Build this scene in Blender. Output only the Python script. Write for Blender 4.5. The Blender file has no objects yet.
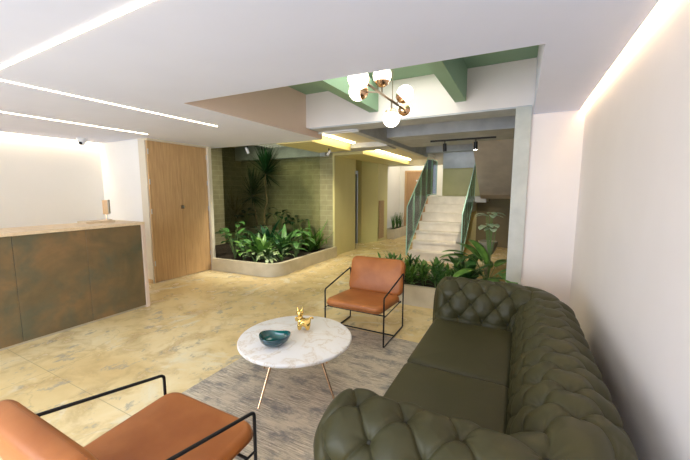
import bpy, bmesh, math, random
from mathutils import Vector, Matrix
random.seed(7)
PI = math.pi
C = bpy.context.scene.collection
sc = bpy.context.scene

# ------------------------------------------------------------------ materials
def mat(name, col=(.8, .8, .8), rough=.5, metal=0, spec=.5, emit=None, estr=0, trans=0, coat=0, ior=1.45):
    m = bpy.data.materials.new(name); m.use_nodes = True
    b = m.node_tree.nodes['Principled BSDF']
    b.inputs['Base Color'].default_value = (*col, 1)
    b.inputs['Roughness'].default_value = rough
    b.inputs['Metallic'].default_value = metal
    b.inputs['Specular IOR Level'].default_value = spec
    b.inputs['IOR'].default_value = ior
    b.inputs['Transmission Weight'].default_value = trans
    b.inputs['Coat Weight'].default_value = coat
    if emit:
        b.inputs['Emission Color'].default_value = (*emit, 1)
        b.inputs['Emission Strength'].default_value = estr
    return m

def N(m, t, **k):
    n = m.node_tree.nodes.new(t)
    for a, v in k.items(): setattr(n, a, v)
    return n

def L(m, a, b): m.node_tree.links.new(a, b)

def coords(m, scale=(1, 1, 1), rot=(0, 0, 0)):
    tc = N(m, 'ShaderNodeTexCoord'); mp = N(m, 'ShaderNodeMapping')
    mp.inputs['Scale'].default_value = scale; mp.inputs['Rotation'].default_value = rot
    L(m, tc.outputs['Object'], mp.inputs['Vector']); return mp.outputs['Vector']

def noise(m, vec, scale, detail=4, rough=.55, dist=0):
    n = N(m, 'ShaderNodeTexNoise')
    n.inputs['Scale'].default_value = scale; n.inputs['Detail'].default_value = detail
    n.inputs['Roughness'].default_value = rough; n.inputs['Distortion'].default_value = dist
    L(m, vec, n.inputs['Vector']); return n.outputs['Fac']

def ramp(m, fac, stops):
    r = N(m, 'ShaderNodeValToRGB'); e = r.color_ramp.elements
    while len(e) < len(stops): e.new(.5)
    for i, (p, c) in enumerate(stops):
        e[i].position = p; e[i].color = (*c, 1) if len(c) == 3 else c
    L(m, fac, r.inputs['Fac']); return r.outputs['Color']

def mix(m, fac, a, b, mode='MIX'):
    n = N(m, 'ShaderNodeMix', data_type='RGBA', blend_type=mode)
    for s, v in ((0, fac), (6, a), (7, b)):
        if hasattr(v, 'is_linked'): L(m, v, n.inputs[s])
        elif s == 0: n.inputs[0].default_value = v
        else: n.inputs[s].default_value = (*v, 1)
    return n.outputs[2]

def bsdf(m): return m.node_tree.nodes['Principled BSDF']
def setc(m, out): L(m, out, bsdf(m).inputs['Base Color'])
def bump(m, fac, strength=.2, dist=.01):
    b = N(m, 'ShaderNodeBump'); b.inputs['Strength'].default_value = strength; b.inputs['Distance'].default_value = dist
    L(m, fac, b.inputs['Height']); L(m, b.outputs['Normal'], bsdf(m).inputs['Normal'])

def mottled(name, c1, c2, scale=3, rough=.6, detail=5, bs=.0, sc3=(1, 1, 1), lo=.35, hi=.65, **k):
    m = mat(name, c1, rough, **k); v = coords(m, sc3)
    f = noise(m, v, scale, detail)
    setc(m, ramp(m, f, [(lo, c1), (hi, c2)]))
    if bs: bump(m, noise(m, v, scale * 12, 4), bs, .004)
    return m

M = {}
M['ceil'] = mottled('ceiling_paint', (.75, .78, .93), (.78, .81, .96), 1.2, .7)
M['wall'] = mottled('white_wall_paint', (.83, .765, .74), (.86, .795, .77), 1.5, .75, bs=.12)
M['wall_white'] = mottled('cool_white_wall_paint', (.83, .82, .79), (.86, .85, .82), 1.5, .7)
M['wall_warm'] = mottled('cream_wall_paint', (.87, .84, .77), (.89, .86, .79), 1.5, .7)
M['beige'] = mottled('beige_trim_paint', (.66, .60, .48), (.69, .63, .51), 2, .6)
M['peach'] = mottled('peach_paint', (.83, .64, .53), (.86, .67, .56), 2, .7)
M['green_dark'] = mottled('sage_green_paint', (.24, .38, .25), (.26, .41, .27), 2, .6)
M['olive'] = mottled('olive_yellow_paint', (.62, .56, .25), (.67, .60, .28), 2, .55, sc3=(1, 1, .3))
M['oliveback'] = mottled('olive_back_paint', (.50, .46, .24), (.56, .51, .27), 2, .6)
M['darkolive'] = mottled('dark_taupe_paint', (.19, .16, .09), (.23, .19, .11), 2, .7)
M['concrete'] = mottled('raw_concrete', (.44, .46, .49), (.59, .61, .64), 3.5, .8, 8, bs=.5, lo=.3, hi=.7)
M['concrete_col'] = mottled('pale_column_concrete', (.50, .51, .47), (.64, .64, .59), 4, .75, 8, bs=.4, lo=.3, hi=.7)
M['concrete_stair'] = mottled('stair_concrete', (.62, .56, .47), (.74, .68, .58), 4, .65, 8, bs=.3)
M['concrete_curb'] = mottled('planter_concrete', (.52, .45, .30), (.66, .58, .42), 4, .55, 8, bs=.3, lo=.3, hi=.7)
M['taupe'] = mottled('taupe_plaster', (.50, .44, .38), (.58, .51, .44), 4, .8, 6)
M['soil'] = mottled('dark_soil', (.015, .011, .007), (.06, .04, .022), 25, .95, 6, bs=1.0)
M['black'] = mat('black_metal', (.012, .012, .014), .4, .3)
M['white_plastic'] = mat('white_plastic', (.75, .75, .75), .35)
M['dark_glass'] = mat('dark_lens', (.01, .01, .015), .08)
M['gold'] = mat('polished_gold', (.83, .58, .18), .16, 1)
M['copper'] = mat('copper_metal', (.80, .52, .33), .25, 1)
M['brass'] = mat('aged_brass', (.30, .24, .18), .35, 1)
M['steel'] = mat('brushed_steel', (.55, .6, .66), .35, 1)
M['teal_ceramic'] = mottled('teal_ceramic_inside', (.0, .055, .06), (.002, .15, .13), 9, .12, coat=1)
M['navy_ceramic'] = mat('dark_teal_glaze', (.004, .045, .06), .15, coat=1)
M['led'] = mat('warm_led', (1, .9, .7), .5, emit=(1, .84, .58), estr=11)
M['led_cove'] = mat('warm_cove_led', (1, .85, .6), .5, emit=(1, .74, .40), estr=15)
M['led_cove2'] = mat('warm_cove_led_left', (1, .85, .6), .5, emit=(1, .82, .58), estr=55)
M['led_tray'] = mat('tray_led', (1, .85, .6), .5, emit=(1, .84, .50), estr=14)
M['globe'] = mat('opal_glass_globe', (1, .9, .8), .3, emit=(1, .88, .72), estr=4.2)
M['lamp_on'] = mat('lit_spot_lens', (1, .95, .85), .3, emit=(1, .9, .75), estr=25)
M['bark'] = mottled('pale_bark', (.22, .15, .08), (.38, .28, .16), 20, .8, 4)
M['stem'] = mat('green_stem', (.16, .26, .08), .5)
M['pot'] = mat('white_pot', (.36, .32, .24), .5)
M['terracotta'] = mat('greige_pot', (.50, .44, .34), .6)

def leafmat(name, c1, c2, rough=.35):
    m = mottled(name, c1, c2, 9, rough, 3)
    b = bsdf(m); b.inputs['Specular IOR Level'].default_value = .35
    return m
M['leaf'] = leafmat('leaf_mid_green', (.03, .10, .02), (.085, .20, .045))
M['leaf_l'] = leafmat('leaf_fresh_green', (.075, .19, .03), (.16, .31, .06))
M['leaf_d'] = leafmat('leaf_dark_green', (.008, .045, .015), (.02, .09, .03))
M['leaf_v'] = leafmat('leaf_pale_variegated', (.14, .24, .08), (.38, .46, .24))
M['leaf_s'] = leafmat('leaf_silver_green', (.26, .36, .20), (.50, .58, .38))
M['leaf_y'] = leafmat('leaf_brownish', (.16, .12, .03), (.26, .20, .06))

# wood
def wood(name, c1, c2, sc3=(14, 14, .9), rough=.45, scale=2.4):
    m = mat(name, c1, rough); v = coords(m, sc3)
    f = noise(m, v, scale, 8, .6, .6); setc(m, ramp(m, f, [(.28, c1), (.72, c2)]))
    bump(m, f, .08, .002); return m
M['oak'] = wood('oak_door_veneer', (.46, .28, .13), (.64, .42, .21))
M['oak_light'] = wood('light_ash_counter', (.66, .49, .30), (.80, .63, .42), (1.5, 12, 12))
M['oak_pink'] = wood('pale_ash_edge', (.62, .46, .35), (.74, .58, .46), (12, 12, 1))
M['orange_wood'] = wood('brown_door_wood', (.36, .20, .09), (.46, .27, .13))
M['slat'] = wood('slatted_vent_wood', (.36, .22, .09), (.50, .32, .14), (2, 2, 60))

# rusted metal-look tiles of the counter
m = mat('oxidised_bronze_tile', (.1, .08, .05), .42, .25); v = coords(m)
f1 = noise(m, v, 1.6, 9, .6, .6); f2 = noise(m, v, 2.7, 6, .6, .3); f3 = noise(m, v, 7, 8, .7)
c = ramp(m, f1, [(.30, (.13, .115, .06)), (.48, (.22, .155, .075)), (.62, (.29, .18, .08)), (.78, (.36, .22, .10))])
c = mix(m, ramp(m, f2, [(.48, (0, 0, 0)), (.66, (.75, .75, .75))]), c, (.13, .14, .09))
c = mix(m, ramp(m, f3, [(.3, (.25, .25, .25)), (.75, (0, 0, 0))]), c, (.07, .055, .035))
setc(m, c); M['tile'] = m

# leather
def leather(name, c1, c2, rough=.38, bs=.12):
    m = mat(name, c1, rough); v = coords(m)
    setc(m, ramp(m, noise(m, v, 3.2, 4), [(.35, c1), (.68, c2)]))
    vo = N(m, 'ShaderNodeTexVoronoi'); vo.inputs['Scale'].default_value = 260; L(m, v, vo.inputs['Vector'])
    bump(m, vo.outputs['Distance'], bs, .0015); bsdf(m).inputs['Specular IOR Level'].default_value = .35; return m
M['tan'] = leather('tan_leather', (.33, .105, .026), (.46, .165, .045), .40)
M['tan_seam'] = mat('tan_seam', (.22, .075, .02), .5)
M['green_leather'] = leather('dark_olive_leather', (.040, .037, .013), (.050, .046, .018), .5, .05)
M['green_btn'] = mat('dark_olive_button', (.018, .018, .009), .6)

# polished concrete floor
m = mat('polished_concrete_floor', (.6, .5, .3), .3); v = coords(m)
f1 = noise(m, v, .8, 6, .6, .4); f2 = noise(m, v, 3.4, 9, .62, .5); f3 = noise(m, v, 1.7, 8, .6, .8)
c = ramp(m, f1, [(.3, (.70, .51, .23)), (.5, (.82, .64, .32)), (.7, (.91, .79, .49))])
c = mix(m, ramp(m, f2, [(.36, (.75, .75, .75)), (.52, (0, 0, 0))]), c, (.56, .40, .18))
c = mix(m, ramp(m, f3, [(.58, (0, 0, 0)), (.67, (.75, .75, .75))]), c, (.84, .77, .55))
vs = coords(m, (1, .75, 1), (0, 0, .5)); f4 = noise(m, vs, 5.2, 10, .72, .1)
c = mix(m, ramp(m, f4, [(.56, (0, 0, 0)), (.62, (.7, .7, .7))]), c, (.40, .36, .28))
vc = N(m, 'ShaderNodeTexVoronoi', feature='DISTANCE_TO_EDGE'); vc.inputs['Scale'].default_value = .55
nd = N(m, 'ShaderNodeTexNoise'); nd.inputs['Scale'].default_value = 3; nd.inputs['Detail'].default_value = 5; L(m, v, nd.inputs['Vector'])
mx = N(m, 'ShaderNodeMix', data_type='RGBA', blend_type='ADD'); mx.inputs[0].default_value = .35
L(m, v, mx.inputs[6]); L(m, nd.outputs['Color'], mx.inputs[7]); L(m, mx.outputs[2], vc.inputs['Vector'])
c = mix(m, ramp(m, vc.outputs['Distance'], [(.0, (.3, .3, .3)), (.003, (0, 0, 0))]), c, (.36, .28, .15))
sx = N(m, 'ShaderNodeSeparateXYZ'); L(m, v, sx.inputs[0])
def joint(c, sock, pos):
    a = N(m, 'ShaderNodeMath', operation='SUBTRACT'); L(m, sock, a.inputs[0]); a.inputs[1].default_value = pos
    b = N(m, 'ShaderNodeMath', operation='ABSOLUTE'); L(m, a.outputs[0], b.inputs[0])
    d = N(m, 'ShaderNodeMath', operation='LESS_THAN'); L(m, b.outputs[0], d.inputs[0]); d.inputs[1].default_value = .003
    e = N(m, 'ShaderNodeMath', operation='MULTIPLY'); L(m, d.outputs[0], e.inputs[0]); e.inputs[1].default_value = .5
    return mix(m, e.outputs[0], c, (.33, .27, .15))
c = joint(c, sx.outputs['Y'], 1.23); c = joint(c, sx.outputs['X'], -3.63)
setc(m, c)
r = ramp(m, f2, [(.3, (.30, .30, .30)), (.7, (.18, .18, .18))]); L(m, r, bsdf(m).inputs['Roughness'])
M['floor'] = m

# rug
m = mat('grey_woven_rug', (.4, .38, .35), .95); v = coords(m)
w = coords(m, (3.0, 60, 1)); f1 = noise(m, w, 2.2, 6, .7)
f2 = noise(m, coords(m, (2.2, 3.2, 1)), 1.5, 7, .6); f3 = noise(m, coords(m, (2.4, 4.5, 1)), 1.8, 9, .75)
c = ramp(m, f1, [(.34, (.19, .165, .135)), (.5, (.47, .40, .30)), (.64, (.80, .69, .52))])
c = mix(m, ramp(m, f2, [(.45, (0, 0, 0)), (.60, (.6, .6, .6))]), c, (.64, .55, .40))
c = mix(m, ramp(m, f3, [(.50, (0, 0, 0)), (.62, (.75, .75, .75))]), c, (.17, .165, .165))
setc(m, c); bump(m, f1, .5, .004); M['rug'] = m

# marble
m = mat('white_marble', (.8, .77, .72), .32); v = coords(m)
n0 = N(m, 'ShaderNodeTexNoise'); n0.inputs['Scale'].default_value = 3; n0.inputs['Detail'].default_value = 6; L(m, v, n0.inputs['Vector'])
mx = N(m, 'ShaderNodeMix', data_type='RGBA', blend_type='ADD'); mx.inputs[0].default_value = .55; L(m, v, mx.inputs[6]); L(m, n0.outputs['Color'], mx.inputs[7])
wv = N(m, 'ShaderNodeTexNoise'); wv.inputs['Scale'].default_value = 4.5; wv.inputs['Detail'].default_value = 7; L(m, mx.outputs[2], wv.inputs['Vector'])
ab = N(m, 'ShaderNodeMath', operation='SUBTRACT'); ab.inputs[1].default_value = .5; L(m, wv.outputs['Fac'], ab.inputs[0])
a2 = N(m, 'ShaderNodeMath', operation='ABSOLUTE'); L(m, ab.outputs[0], a2.inputs[0])
setc(m, ramp(m, a2.outputs[0], [(.0, (.68, .60, .50)), (.012, (.80, .75, .68)), (.05, (.86, .835, .80))])); M['marble'] = m

# block wall
m = mat('olive_block_wall', (.3, .28, .15), .75); v = coords(m)
sx = N(m, 'ShaderNodeSeparateXYZ'); L(m, v, sx.inputs[0])
ad = N(m, 'ShaderNodeMath', operation='ADD'); L(m, sx.outputs['X'], ad.inputs[0]); L(m, sx.outputs['Y'], ad.inputs[1])
cx = N(m, 'ShaderNodeCombineXYZ'); L(m, ad.outputs[0], cx.inputs[0]); L(m, sx.outputs['Z'], cx.inputs[1])
bk = N(m, 'ShaderNodeTexBrick'); L(m, cx.outputs[0], bk.inputs['Vector'])
bk.inputs['Scale'].default_value = 1; bk.inputs['Brick Width'].default_value = .40; bk.inputs['Row Height'].default_value = .125
bk.inputs['Mortar Size'].default_value = .007
bk.inputs['Color1'].default_value = (.30, .27, .145, 1); bk.inputs['Color2'].default_value = (.35, .31, .17, 1); bk.inputs['Mortar'].default_value = (.44, .41, .25, 1)
setc(m, mix(m, .25, bk.outputs['Color'], ramp(m, noise(m, v, 6, 8), [(.3, (.18, .17, .1)), (.7, (.5, .47, .28))]))); M['block'] = m

# glass
m = mat('clear_glass', (.80, .92, .88), .0, trans=1, ior=1.45); M['glass'] = m
def tinted(name, col, alpha, rough=.05):
    m = bpy.data.materials.new(name); m.use_nodes = True; nt = m.node_tree; nt.nodes.clear()
    o = N(m, 'ShaderNodeOutputMaterial'); t = N(m, 'ShaderNodeBsdfTransparent'); g = N(m, 'ShaderNodeBsdfGlossy'); d = N(m, 'ShaderNodeBsdfDiffuse')
    t.inputs[0].default_value = (*col, 1); g.inputs['Roughness'].default_value = rough; d.inputs[0].default_value = (*col, 1)
    a = N(m, 'ShaderNodeMixShader'); a.inputs[0].default_value = alpha; L(m, t.outputs[0], a.inputs[1]); L(m, d.outputs[0], a.inputs[2])
    fr = N(m, 'ShaderNodeFresnel'); fr.inputs[0].default_value = 1.28
    b = N(m, 'ShaderNodeMixShader'); L(m, fr.outputs[0], b.inputs[0]); L(m, a.outputs[0], b.inputs[1]); L(m, g.outputs[0], b.inputs[2])
    L(m, b.outputs[0], o.inputs[0]); return m
M['pane'] = tinted('grey_green_pane', (.84, .86, .78), .0)
M['rail_glass'] = tinted('sea_green_rail_glass', (.74, .93, .84), .10)
M['rail_frame'] = mat('teal_rail_frame', (.40, .66, .56), .35, .0)
M['window_glass'] = tinted('window_glass', (.97, .98, .98), .0)

# ------------------------------------------------------------------ mesh helpers
def bm_(): return bmesh.new()

def box(bm, lo, hi, mtx=None):
    x0, y0, z0 = lo; x1, y1, z1 = hi
    vs = [bm.verts.new(p) for p in ((x0, y0, z0), (x1, y0, z0), (x1, y1, z0), (x0, y1, z0), (x0, y0, z1), (x1, y0, z1), (x1, y1, z1), (x0, y1, z1))]
    for f in ((0, 3, 2, 1), (4, 5, 6, 7), (0, 1, 5, 4), (1, 2, 6, 5), (2, 3, 7, 6), (3, 0, 4, 7)): bm.faces.new([vs[i] for i in f])
    if mtx:
        for v_ in vs: v_.co = mtx @ v_.co
    return bm

def bevel(bm, w, seg=2):
    bmesh.ops.bevel(bm, geom=bm.edges[:], offset=w, segments=seg, profile=.5, affect='EDGES', clamp_overlap=True); return bm

def bbox(lo, hi, w=.004, seg=2): return bevel(box(bm_(), lo, hi), w, seg)

def prism(bm, pts, z0, z1):
    b = [bm.verts.new((x, y, z0)) for x, y in pts]; t = [bm.verts.new((x, y, z1)) for x, y in pts]; n = len(pts)
    bm.faces.new(b[::-1]); bm.faces.new(t)
    for i in range(n): bm.faces.new((b[i], b[(i + 1) % n], t[(i + 1) % n], t[i]))
    return bm

def fillet(pts, r, n=5, closed=False):
    P = [Vector(p) for p in pts]; out = []; k = len(P)
    for i, p in enumerate(P):
        if not closed and i in (0, k - 1): out.append(p); continue
        a = P[i - 1]; b = P[(i + 1) % k]; u = (a - p); w = (b - p); d = min(r, u.length * .45, w.length * .45)
        s = p + u.normalized() * d; e = p + w.normalized() * d
        for j in range(n + 1):
            t = j / n; out.append(s * (1 - t) ** 2 + p * 2 * t * (1 - t) + e * t * t)
    return out

def tube(bm, pts, r, n=8, closed=False):
    P = [Vector(p) for p in pts]; k = len(P); rings = []
    rr = r if callable(r) else (lambda t: r)
    up = None
    for i, p in enumerate(P):
        if closed: d = (P[(i + 1) % k] - P[i - 1])
        else: d = P[min(i + 1, k - 1)] - P[max(i - 1, 0)]
        d.normalize()
        if up is None:
            up = Vector((0, 0, 1)) if abs(d.z) < .9 else Vector((1, 0, 0))
        s = d.cross(up).normalized(); up = s.cross(d).normalized()
        q = rr(i / max(1, k - 1))
        rings.append([bm.verts.new(p + (s * math.cos(2 * PI * j / n) + up * math.sin(2 * PI * j / n)) * q) for j in range(n)])
    for i in range(k if closed else k - 1):
        a = rings[i]; b = rings[(i + 1) % k]
        for j in range(n): bm.faces.new((a[j], a[(j + 1) % n], b[(j + 1) % n], b[j]))
    if not closed: bm.faces.new(rings[0][::-1]); bm.faces.new(rings[-1])
    return bm

def lathe(bm, prof, c=(0, 0, 0), n=32):
    rings = []; c = Vector(c)
    for r, z in prof:
        if r < 1e-5: rings.append([bm.verts.new(c + Vector((0, 0, z)))])
        else: rings.append([bm.verts.new(c + Vector((r * math.cos(2 * PI * j / n), r * math.sin(2 * PI * j / n), z))) for j in range(n)])
    for a, b in zip(rings, rings[1:]):
        for j in range(n):
            q = [a[j % len(a)], a[(j + 1) % len(a)], b[(j + 1) % len(b)], b[j % len(b)]]
            q = list(dict.fromkeys(q))
            if len(q) > 2: bm.faces.new(q)
    return bm

def ball(bm, c, r, n=16, sq=(1, 1, 1)):
    bmesh.ops.create_uvsphere(bm, u_segments=n * 2, v_segments=n, radius=r, matrix=Matrix.Translation(c) @ Matrix.Diagonal((*sq, 1))); return bm

def rrect(w, h, r, n=6):
    r = max(.002, min(r, w * .49, h * .49)); out = []
    for cx, cy, a in ((w / 2 - r, h / 2 - r, 0), (-w / 2 + r, h / 2 - r, 90), (-w / 2 + r, -h / 2 + r, 180), (w / 2 - r, -h / 2 + r, 270)):
        for j in range(n + 1):
            t = math.radians(a + 90 * j / n); out.append((cx + r * math.cos(t), cy + r * math.sin(t)))
    return out

def cushion(w, h, t, rp=.06, re=.04, dome=.015, mtx=None, n=6):
    """soft slab: plan w x h, thickness t, plan corner rp, edge rounding re, domed faces"""
    bm = bm_(); rings = []
    prof = []
    for s in (-1, 1):
        seq = []
        for fr in (1, .8, .6, .4, .2, .08): seq.append((re + (min(w, h) / 2 - re) * fr * .98, s * (t / 2 - 0 + dome * (1 - (1 - fr) ** 2 * 1.0) * 1.0)))
        arc = [(re * (1 - math.cos(a)), s * (t / 2 - re + re * math.sin(a))) for a in [PI / 2 * k / 5 for k in range(5, 0, -1)]]
        seq += arc
        if s < 0: prof += seq
        else: prof += [(0, 0)] + seq[::-1]
    for ins, z in prof:
        rings.append([bm.verts.new((x, y, z)) for x, y in rrect(w - 2 * ins, h - 2 * ins, rp - ins * .5, n)])
    for a, b in zip(rings, rings[1:]):
        k = len(a)
        for j in range(k): bm.faces.new((a[j], a[(j + 1) % k], b[(j + 1) % k], b[j]))
    bm.faces.new(rings[0][::-1]); bm.faces.new(rings[-1])
    if mtx is not None: bmesh.ops.transform(bm, matrix=mtx, verts=bm.verts)
    return bm

def obj(name, bm, material, parent=None, smooth=True, angle=40):
    bmesh.ops.recalc_face_normals(bm, faces=bm.faces)
    me = bpy.data.meshes.new(name); bm.to_mesh(me); bm.free()
    me.materials.append(M[material] if isinstance(material, str) else material)
    if smooth:
        for p in me.polygons: p.use_smooth = True
        try: me.set_sharp_from_angle(angle=math.radians(angle))
        except Exception: pass
    o = bpy.data.objects.new(name, me); C.objects.link(o)
    if parent: o.parent = parent
    return o

def tag(o, label, cat, group=None, kind=None):
    o['label'] = label; o['category'] = cat
    if group: o['group'] = group
    if kind: o['kind'] = kind
    return o

def thing(name, label, cat, loc=(0, 0, 0), rz=0, group=None):
    o = bpy.data.objects.new(name, None); C.objects.link(o); o.location = loc; o.rotation_euler = (0, 0, rz)
    o.empty_display_size = .1
    return tag(o, label, cat, group)

def struct(name, bm, m, label=None, parent=None, smooth=False):
    o = obj(name, bm, m, parent, smooth)
    if not parent: o['kind'] = 'structure'
    if label: o['label'] = label
    return o

def copy_tree(o, parent=None):
    c = o.copy(); C.objects.link(c)
    if parent: c.parent = parent
    for ch in o.children: copy_tree(ch, c)
    return c

# ------------------------------------------------------------------ the setting
CZ = 2.46
struct('floor', box(bm_(), (-8.5, -3.2, -.1), (2, 13.5, 0)), 'floor', 'polished yellowish concrete floor with grey patches and fine cracks')

# lowered lobby ceiling around the open well
b = bm_()
for pp in ([(-6.85, -2.6), (.51, -2.6), (.51, 2.37), (.08, 2.37), (-3.0, 2.26), (-6.85, 2.26)], [(-6.85, 2.26), (-3.0, 2.26), (-3.0, 3.40), (-6.85, 3.40)], [(-5.70, 3.40), (-3.0, 3.40), (-3.0, 4.86), (-5.70, 4.86)], [(.08, 2.37), (.51, 2.37), (.51, 4.399), (.08, 4.399)]):
    prism(b, pp, CZ, CZ + .12)
ceiling = struct('ceiling', b, 'ceil', 'white lowered lobby ceiling with an open well')
# well linings
struct('trim_1', box(bm_(), (-3.06, 2.2, CZ + .12), (-3.0, 4.86, 3.1)), 'peach', 'peach painted left side of the ceiling well')
struct('trim_2', box(bm_(), (.08, 2.27, CZ + .12), (.13, 4.399, 3.1)), 'ceil', 'white right side of the ceiling well')
struct('trim_3', box(bm_(), (-3.0, 2.2, CZ + .12), (.075, 2.26, 3.1)), 'ceil')
b = bm_(); box(b, (-3.1, 2.2, 3.07), (.2, 4.45, 3.17)); struct('trim_4', b, 'green_dark', 'sage green ceiling at the top of the well')
for k_, (x0, x1) in enumerate(((-1.93, -1.80), (-.78, -.65))):
    struct('trim_%d' % (25 + k_), box(bm_(), (x0, 2.33, 2.69), (x1, 4.399, 3.069)), 'green_dark', 'sage green beam crossing the ceiling well, ' + ('left one' if k_ == 0 else 'right one'))
# peach skin on the ceiling edge at the left
struct('trim_5', box(bm_(), (-3.001, 2.27, CZ + .001), (-2.998, 4.86, CZ + .121)), 'peach')
# white bulkhead beam
struct('trim_6', box(bm_(), (-3.0, 4.40, 2.565), (.09, 4.55, 3.069)), 'wall', 'white wall band above the concrete lintel')
struct('trim_7', box(bm_(), (-2.94, 4.405, 2.545), (.06, 4.80, 2.566)), 'concrete', 'raw concrete underside of the lintel')
struct('trim_8', box(bm_(), (-2.94, 4.55, 2.566), (.06, 4.80, 3.0)), 'concrete')

# right wall
struct('wall_right', box(bm_(), (.56, -2.7, 0), (.68, 4.6, 3.1)), 'wall', 'off-white plaster wall behind the sofa')
struct('wall_end', box(bm_(), (.06, 4.401, 0), (.56, 4.56, 3.06)), 'wall', 'narrow white wall panel beside the concrete column')
struct('trim_9', box(bm_(), (-.10, 4.37, 0), (.062, 4.80, 2.548)), 'concrete_col', 'pale raw concrete column')
# left side
struct('wall_left', box(bm_(), (-7.03, -2.7, 0), (-6.90, 3.52, 3.0)), 'wall_warm', 'cream wall behind the reception counter')
struct('wall_return', box(bm_(), (-6.90, 3.41, 0), (-5.72, 3.52, 3.0)), 'wall_white', 'white wall return beside the closet')
struct('trim_10', box(bm_(), (-5.72, 3.405, 0), (-5.54, 3.52, 2.46)), 'beige', 'beige painted jamb left of the closet doors')
struct('baseboard_left', bbox((-5.69, 3.39, 0), (-5.55, 3.404, .07), .003), 'oak')
struct('trim_11', box(bm_(), (-5.60, 3.41, 2.43), (-5.47, 4.60, 2.46)), 'beige')
struct('trim_12', box(bm_(), (-5.60, 4.595, 0), (-5.45, 4.665, 2.46)), 'beige', 'cream pillar between the closet doors and the glazed planter')
struct('wall_closet', box(bm_(), (-7.1, 4.60, 0), (-5.60, 4.665, 2.9)), 'darkolive')
struct('wall_back', box(bm_(), (-9, -2.75, 0), (-7.03, -2.6, 3)), 'wall')

# closet double doors
door = bpy.data.objects.new('door_1', None); C.objects.link(door); door['kind'] = 'structure'; door['label'] = 'oak veneer double doors of the closet'
for y0, y1, s in ((3.425, 4.015, 0), (4.020, 4.592, 1)):
    lf = obj('door_leaf', bbox((-5.545, y0, .012), (-5.505, y1, 2.428), .002), 'oak', door, False)
    for z_ in (.35, 1.25, 1.75, 2.25):
        yy = y0 - .002 if s == 0 else y1 - .012
        obj('hinge', bbox((-5.506, yy, z_ - .045), (-5.497, yy + .016, z_ + .045), .002), 'steel', lf)
lk = bm_(); box(lk, (-5.506, 3.985, 1.27), (-5.497, 4.05, 1.34)); bevel(lk, .003)
lk = obj('lock_plate', lk, 'brass', door)
b = bm_(); bmesh.ops.create_cone(b, cap_ends=True, segments=16, radius1=.016, radius2=.014, depth=.03, matrix=Matrix.Translation((-5.485, 4.02, 1.305)) @ Matrix.Rotation(PI / 2, 4, 'Y'))
obj('lock_cylinder', b, 'steel', lk)

# wall and shop window behind the camera (daylight comes in here)
struct('wall_front', (lambda b: (box(b, (-9, -2.75, 0), (-5.5, -2.62, 3.1)), box(b, (-5.5, -2.75, 2.4), (-.2, -2.62, 3.1)), box(b, (-.2, -2.75, 0), (.68, -2.62, 3.1)), b)[3])(bm_()), 'wall')
w1 = bm_()
for x in (-5.5, -3.75, -2.0, -.25): box(w1, (x, -2.72, 0), (x + .05, -2.66, 2.4))
box(w1, (-5.5, -2.72, 2.35), (-.2, -2.66, 2.4)); box(w1, (-5.5, -2.72, 0), (-.2, -2.66, .06))
wn = struct('window_1', w1, 'black')
obj('pane', box(bm_(), (-5.45, -2.695, .06), (-.25, -2.688, 2.35)), 'window_glass', wn, False)

# planter bay: block walls
struct('wall_planter_left', box(bm_(), (-7.12, 4.67, 0), (-7.0, 7.1, 2.95)), 'block', 'block wall in shade left of the planting')
struct('wall_planter_back', box(bm_(), (-7.0, 7.0, 0), (-4.02, 7.12, 2.95)), 'block', 'olive painted block wall behind the planting')
struct('trim_13', box(bm_(), (-7.0, 6.80, 2.42), (-4.12, 6.999, 2.95)), 'concrete', 'solid stand-in for the concrete beam reflected in the glass screen')  # reflection of a beam in the glass, modelled as a solid box
struct('ceiling_planter', box(bm_(), (-7.12, 4.80, 2.78), (-3.97, 7.12, 2.95)), 'concrete')
struct('ceiling_upper', box(bm_(), (-9, 4.56, 3.0), (1.6, 12.2, 3.12)), 'concrete')

# elevator core, corridor
struct('wall_elevator', prism(bm_(), [(-3.972, 6.99), (-3.97, 8.14), (-4.6, 8.14), (-4.6, 7.13), (-4.02, 7.13), (-4.02, 6.99)], 0, 2.95), 'olive', 'olive yellow wall of the lift core')
struct('wall_recess', prism(bm_(), [(-4.8, 9.10), (-4.28, 9.20), (-3.92, 9.64), (-3.90, 10.42), (-4.8, 10.42)], 0, 2.95), 'olive', 'olive yellow wall beyond the lift door')
struct('wall_lift_back', box(bm_(), (-4.62, 8.14, 0), (-4.45, 9.2, 2.95)), 'olive')
d = bpy.data.objects.new('door_2', None); C.objects.link(d); d['kind'] = 'structure'; d['label'] = 'steel framed lift door in the olive recess'
obj('door_leaf', box(bm_(), (-4.449, 8.20, 0), (-4.42, 9.04, 2.1)), 'black', d, False)
fr = bm_(); box(fr, (-4.449, 9.04, 0), (-4.36, 9.12, 2.2)); box(fr, (-4.449, 8.145, 0), (-4.43, 8.20, 2.2)); box(fr, (-4.449, 8.20, 2.1), (-4.36, 9.04, 2.2))
obj('door_frame', fr, 'steel', d, False)
struct('wall_corridor_left', box(bm_(), (-4.2, 10.42, 0), (-4.0, 12.1, 2.95)), 'wall_warm', 'cream corridor wall beyond the lift')
struct('wall_corridor_end', box(bm_(), (-4.2, 12.0, 0), (-1.9, 12.12, 2.95)), 'wall_warm', 'cream wall at the end of the corridor')
d = bpy.data.objects.new('door_3', None); C.objects.link(d); d['kind'] = 'structure'; d['label'] = 'brown wooden door at the end of the corridor'
lf = obj('door_leaf', bbox((-3.74, 11.955, .01), (-2.95, 11.995, 2.28), .004), 'orange_wood', d, False)
fr = bm_(); box(fr, (-3.80, 11.94, 0), (-3.74, 11.999, 2.34)); box(fr, (-2.95, 11.94, 0), (-2.89, 11.999, 2.34)); box(fr, (-3.74, 11.94, 2.28), (-2.95, 11.999, 2.34))
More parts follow.
